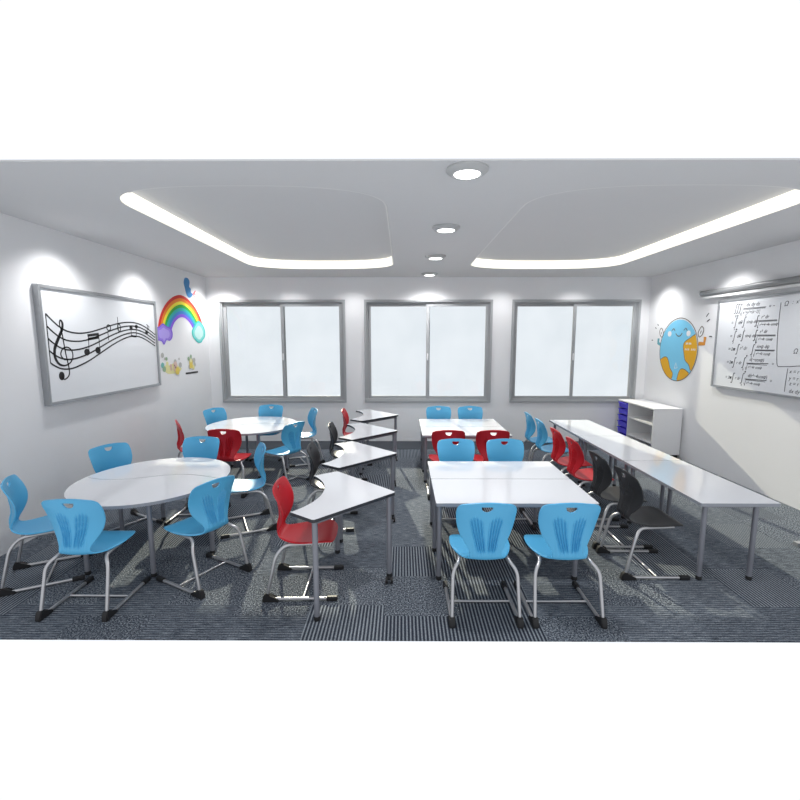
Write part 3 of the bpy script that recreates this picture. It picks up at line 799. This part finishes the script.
ps = empty('projector_screen'); tag(ps, 'rolled up projector screen housing above the formula board', 'projector screen')
bm = bmesh.new(); tube(bm, [(XR - .058, 3.60, 2.43), (XR - .058, 6.44, 2.43)], .036, 20); new_obj('housing', bm, M['housing'], ps, True, 50)
for y in (3.59, 6.43):
    bm = bmesh.new(); box(bm, XR - .104, XR - .001, y, y + .022, 2.376, 2.474, bev=.006); new_obj('end_cap', bm, M['white_plastic'], ps)
bm = bmesh.new(); box(bm, XR - .064, XR - .048, 3.64, 6.40, 2.352, 2.384, bev=.003); new_obj('pull_bar', bm, M['white_plastic'], ps)

# ------------------------------------------------------------------ wall stickers
def paint(name, rgb): return mat(name, srgb(*rgb), .6, noise=.03, nscale=25, spec=.25)
rw = empty('rainbow_picture'); tag(rw, 'rainbow wall sticker with a purple and a teal cloud on the left wall', 'wall sticker')
cols = [(214, 52, 44), (236, 130, 40), (247, 226, 52), (52, 172, 62), (44, 178, 172), (62, 130, 205), (138, 92, 220)]
cpow = lambda c: math.copysign(abs(c) ** 1.15, c)
ry0, rz0, ryi, rzi = .735, .64, .375, .31
for k, c in enumerate(cols):
    t0, t1 = k / 7, (k + 1) / 7
    a = (ry0 + (ryi - ry0) * t0, rz0 + (rzi - rz0) * t0); b = (ry0 + (ryi - ry0) * t1, rz0 + (rzi - rz0) * t1)
    bm = bmesh.new()
    outer = [(6.965 + a[0] * cpow(math.cos(math.pi * i / 40)), 1.828 + a[1] * math.sin(math.pi * i / 40)) for i in range(41)]
    inner = [(6.965 + b[0] * cpow(math.cos(math.pi * i / 40)), 1.828 + b[1] * math.sin(math.pi * i / 40)) for i in range(41)]
    for i in range(40): plate(bm, 'L', [outer[i], outer[i + 1], inner[i + 1], inner[i]], .001, .003)
    bmesh.ops.remove_doubles(bm, verts=bm.verts[:], dist=1e-5)
    new_obj('colour_band', bm, paint('rainbow_band', c), rw)
def smooth_closed(P, n=5):
    Q = catmull(P[-2:] + P + P[:2], n); return Q[2 * n: 2 * n + len(P) * n]
def shrink(P, f):
    cy = sum(p[0] for p in P) / len(P); cz = sum(p[1] for p in P) / len(P)
    return [(cy + (p[0] - cy) * f, cz + (p[1] - cz) * f) for p in P]
for key, c1, c2 in (('cl', (128, 96, 214), (176, 158, 232)), ('cr', (60, 190, 184), (190, 224, 220))):
    P = [(6.40 + (p[0] - 6.40) * 1.2 if key == 'cl' else p[0], p[1]) for p in smooth_closed(WALL[key])]
    bm = bmesh.new(); plate(bm, 'L', P, .0032, .0045, 0); plate(bm, 'L', shrink(P, .86), .0046, .0052, 1); plate(bm, 'L', shrink(P, .62), .0053, .0058, 2)
    md = tuple((a + b) // 2 for a, b in zip(c1, c2))
    new_obj('cloud', bm, [paint('cloud_rim', c1), paint('cloud_mid', md), paint('cloud_fill', c2)], rw)

bd = empty('bird_sticker'); tag(bd, 'small blue bird sticker with red feet above the rainbow', 'wall sticker')
bm = bmesh.new(); plate(bm, 'L', smooth_closed(WALL['bird']), .001, .003); new_obj('bird_body', bm, paint('bird_blue', (66, 134, 190)), bd)
bm = bmesh.new()
for k in ('legs', 'legs2', 'legs3'): stroke(bm, 'L', WALL[k], .022, .001, .003)
new_obj('bird_feet', bm, paint('bird_red', (214, 110, 116)), bd)

def blob(bm, c, r, mi, k, o=.003):
    plate(bm, 'L', ell(c[0], c[1], r * .92, r * .82, 12), o + .0004 * k, o + .0004 * k + .0003, mi)
st = empty('garden_sticker'); tag(st, 'pale yellow garden picture sticker below the purple cloud', 'wall sticker')
pc = [paint('sticker_pale_yellow', (226, 220, 160)), paint('sticker_green', (150, 176, 146)), paint('sticker_pink', (214, 184, 174)), paint('sticker_grey', (182, 182, 178)), paint('sticker_gold', (224, 200, 96)), paint('sticker_teal', (120, 182, 174))]
bm = bmesh.new(); plate(bm, 'L', smooth_closed([(6.30, 1.40), (6.40, 1.44), (6.50, 1.43), (6.62, 1.45), (6.75, 1.40), (6.84, 1.362), (6.739, 1.316), (6.532, 1.305), (6.40, 1.325)]), .001, .0025, 0)
A = WALL['pAc']
blob(bm, A[0], .045, 3, 0); blob(bm, (A[0][0] + .06, A[0][1] - .05), .025, 3, 1); blob(bm, (6.30, 1.44), .05, 5, 2); blob(bm, (6.335, 1.385), .05, 1, 3); blob(bm, A[1], .032, 1, 4); blob(bm, (6.425, 1.455), .04, 0, 5)
blob(bm, (6.52, 1.42), .035, 2, 6); blob(bm, (6.525, 1.375), .03, 2, 7); blob(bm, (6.65, 1.475), .045, 3, 8); blob(bm, (6.65, 1.43), .06, 2, 9); blob(bm, (6.645, 1.375), .06, 2, 10); blob(bm, (6.70, 1.335), .07, 4, 11); blob(bm, A[7], .022, 3, 12); blob(bm, A[8], .05, 3, 13)
new_obj('printed_picture', bm, pc, st)
bm = bmesh.new(); blob(bm, (6.20 + .45, 1.39), .02, 0, 15); blob(bm, (6.62, 1.42), .015, 0, 15); new_obj('printed_dot', bm, paint('sticker_brown', (140, 104, 92)), st)
st = empty('animal_sticker'); tag(st, 'small yellow and grey animal picture sticker above a black line, below the teal cloud', 'wall sticker')
bm = bmesh.new(); blob(bm, (7.165, 1.455), .075, 3, 0); blob(bm, (7.08, 1.50), .04, 1, 1); blob(bm, (7.26, 1.47), .05, 3, 2); blob(bm, (7.27, 1.40), .045, 3, 3); blob(bm, (7.16, 1.535), .035, 1, 4); blob(bm, (7.10, 1.37), .05, 3, 5); blob(bm, (7.22, 1.36), .05, 0, 6)
plate(bm, 'L', [(7.09, 1.35), (7.20, 1.35), (7.20, 1.47), (7.15, 1.49), (7.09, 1.46)], .0060, .0063, 4); blob(bm, (7.145, 1.47), .04, 0, 9)
new_obj('printed_picture', bm, pc, st)
bm = bmesh.new(); stroke(bm, 'L', WALL['line'], .028, .001, .003); new_obj('printed_line', bm, M['ink'], st)

# smiling globe on the right wall; a runs to the photo's right (towards the camera), b up
ge = empty('globe_sticker'); tag(ge, 'round blue and yellow smiling globe sticker on the right wall', 'wall sticker')
GC, GR = (6.975, 1.645), .478
G = lambda a, b: (GC[0] - a * GR, GC[1] + b * GR)
circ = lambda a0, a1, n: [(math.cos(math.radians(a0 + (a1 - a0) * k / n)), math.sin(math.radians(a0 + (a1 - a0) * k / n))) for k in range(n + 1)]
bm = bmesh.new(); plate(bm, 'R', [G(1.02 * a, 1.02 * b) for a, b in circ(0, 354, 59)], .001, .0018, 0); new_obj('white_backing', bm, M['white_plastic'], ge)
bm = bmesh.new(); plate(bm, 'R', [G(.985 * a - .01, .975 * b - .02) for a, b in circ(0, 354, 59)], .0019, .0026); new_obj('globe_picture', bm, paint('globe_blue', (122, 196, 228)), ge)
lands = [catmull([(.85, .50), (.6, .38), (.34, .25), (.28, .12), (.34, -.11), (.43, -.32), (.62, -.45), (.72, -.62)], 5) + [(.975 * a - .01, .975 * b - .02) for a, b in circ(-38, 30, 14)],
         catmull([(-.93, -.36), (-.72, -.26), (-.54, -.27), (-.42, -.43), (-.33, -.61), (-.17, -.77), (-.19, -.94)], 5) + [(.975 * a - .01, .975 * b - .02) for a, b in circ(258, 202, 14)],
         catmull([(.08, -.95), (.14, -.74), (.26, -.60), (.46, -.61), (.66, -.70)], 5) + [(.975 * a - .01, .975 * b - .02) for a, b in circ(-48, -84, 8)]]
gold, brown = paint('globe_gold', (222, 166, 36)), paint('globe_outline', (104, 92, 84))
for P in lands:
    bm = bmesh.new(); plate(bm, 'R', [G(a, b) for a, b in P], .0027, .0032); new_obj('land', bm, gold, ge)
bm = bmesh.new()
stroke(bm, 'R', [G(1.0 * a, 1.0 * b) for a, b in circ(0, 354, 59)], .012, .0033, .0038, closed=True)
for P, k in zip(lands, (36, 31, 21)): stroke(bm, 'R', [G(a, b) for a, b in P[:k]], .010, .0033, .0038)
for e, s in ((-.30, 1), (.33, 1)): stroke(bm, 'R', catmull([G(e - .09, .61), G(e, .67), G(e + .09, .60)], 5), .014, .0033, .0038)
stroke(bm, 'R', catmull([G(-.17, .52), G(-.08, .45), G(.02, .43), (G(.11, .46)), G(.17, .53)], 5), .015, .0033, .0038)
new_obj('outline', bm, brown, ge)
bm = bmesh.new()
for e in (-.50, .49): plate(bm, 'R', [(p[0], p[1]) for p in ell(*G(e, .51), .05, .043, 20)], .0033, .0037)
for s0, s1, z in ((.40, .66, .20), (.38, .92, .02)):
    n = 7
    for i in range(n):
        if i % 4 == 3: continue
        a = s0 + (s1 - s0) * i / n
        stroke(bm, 'R', [G(a, z - .03), G(a + .02, z + .03), G(a + .04, z - .02)], .012, .0034, .0038)
stroke(bm, 'R', [G(-.10, -.60), G(-.03, -.42), G(.06, -.58), G(-.08, -.60)], .010, .0033, .0038)
new_obj('white_mark', bm, M['white_plastic'], ge)
def arm(pts, c):
    bm = bmesh.new(); stroke(bm, 'R', [G(a, b) for a, b in pts], .055, .001, .003); new_obj('arm', bm, c, ge)
arm([(-1.0, .16), (-1.14, .20), (-1.13, .36)], paint('globe_teal', (96, 160, 172)))
arm([(1.0, .20), (1.25, .20), (1.27, .40)], paint('globe_ochre', (206, 140, 52)))
for s, off in ((-1, -.02), (1, .08)):
    bm = bmesh.new(); q = lambda a, b: G(s * (a + (off if s > 0 else 0)), b)
    stroke(bm, 'R', smooth_closed([q(.92, .40), q(.86, .52), q(.96, .68), q(1.03, .70), q(1.10, .62), q(1.07, .50), q(1.02, .44)]), .012, .001, .003, closed=True)
    stroke(bm, 'R', [q(.96, .50), q(1.00, .58)], .010, .001, .003)
    new_obj('wing', bm, brown, ge)
bm = bmesh.new()
for a, b in (((-1.26, .85), (-1.20, .80)), ((-1.38, .74), (-1.32, .70)), ((-1.56, .30), (-1.48, .30)), ((1.24, .98), (1.34, 1.08)), ((1.29, .84), (1.40, .90)), ((1.44, .41), (1.56, .41))):
    stroke(bm, 'R', [G(*a), G(*b)], .014, .001, .003)
new_obj('spark_mark', bm, M['marker'], ge)

# ------------------------------------------------------------------ light
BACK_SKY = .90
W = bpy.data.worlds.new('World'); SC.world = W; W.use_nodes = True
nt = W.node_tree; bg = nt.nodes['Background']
# bright hazy daylight on the window side of the building, duller on the side behind the camera
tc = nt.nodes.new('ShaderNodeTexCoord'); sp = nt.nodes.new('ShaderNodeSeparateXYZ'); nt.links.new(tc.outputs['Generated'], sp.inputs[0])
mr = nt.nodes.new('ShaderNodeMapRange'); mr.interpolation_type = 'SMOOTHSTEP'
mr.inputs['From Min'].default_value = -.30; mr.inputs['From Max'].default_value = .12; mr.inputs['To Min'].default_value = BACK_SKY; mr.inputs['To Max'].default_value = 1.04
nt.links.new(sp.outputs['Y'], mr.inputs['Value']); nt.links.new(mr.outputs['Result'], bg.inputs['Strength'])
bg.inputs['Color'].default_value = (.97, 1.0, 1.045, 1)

sun = bpy.data.lights.new('sun', 'SUN'); sun.energy = 6.0; sun.color = (1.0, .92, .72); sun.angle = math.radians(.8)
so = bpy.data.objects.new('sun', sun); COL.objects.link(so)
so.rotation_euler = Vector((.18, -1, -.46)).to_track_quat('-Z', 'Y').to_euler(); so.location = (0, 12, 6)

def wash(x, y, tx, ty, tz, e, ang=122):
    l = bpy.data.lights.new('wall_washer', 'SPOT'); l.energy = e; l.spot_size = math.radians(ang); l.spot_blend = 1; l.shadow_soft_size = .06
    o = bpy.data.objects.new('wall_washer', l); COL.objects.link(o); o.location = (x, y, H - .05)
    o.rotation_euler = (Vector((tx, ty, tz)) - o.location).to_track_quat('-Z', 'Y').to_euler()
for y in (4.42, 5.80, 7.50): wash(XL + .45, y, XL + .28, y, 1.9, 60)
for y in (7.30, 5.82, 4.2): wash(XR - .45, y, XR - .28, y, 1.9, 60)
for x in (-3.0, -1.9, -.82, .42, 1.68, 2.9): wash(x, D - .45, x, D - .30, 1.9, 24)

# ------------------------------------------------------------------ camera
cd = bpy.data.cameras.new('camera'); co = bpy.data.objects.new('camera', cd); COL.objects.link(co)
cd.sensor_fit = 'HORIZONTAL'; cd.sensor_width = 36; cd.lens = 36 * 450 / 800; cd.clip_start = .05
co.location = (0, 0, CAM_Z)
pitch, yaw = math.atan(60.5 / 450), math.atan(2.5 / 450)
co.rotation_euler = (math.pi / 2 - pitch, 0, yaw)
SC.camera = co
vs = SC.view_settings
SC.display_settings.display_device = 'sRGB'
vs.view_transform = 'Standard'; vs.look = 'None'; vs.exposure = 0; vs.gamma = 1; vs.use_curve_mapping = False
SC.cycles.use_denoising = True
SC.cycles.max_bounces = 12; SC.cycles.diffuse_bounces = 8; SC.cycles.transparent_max_bounces = 12
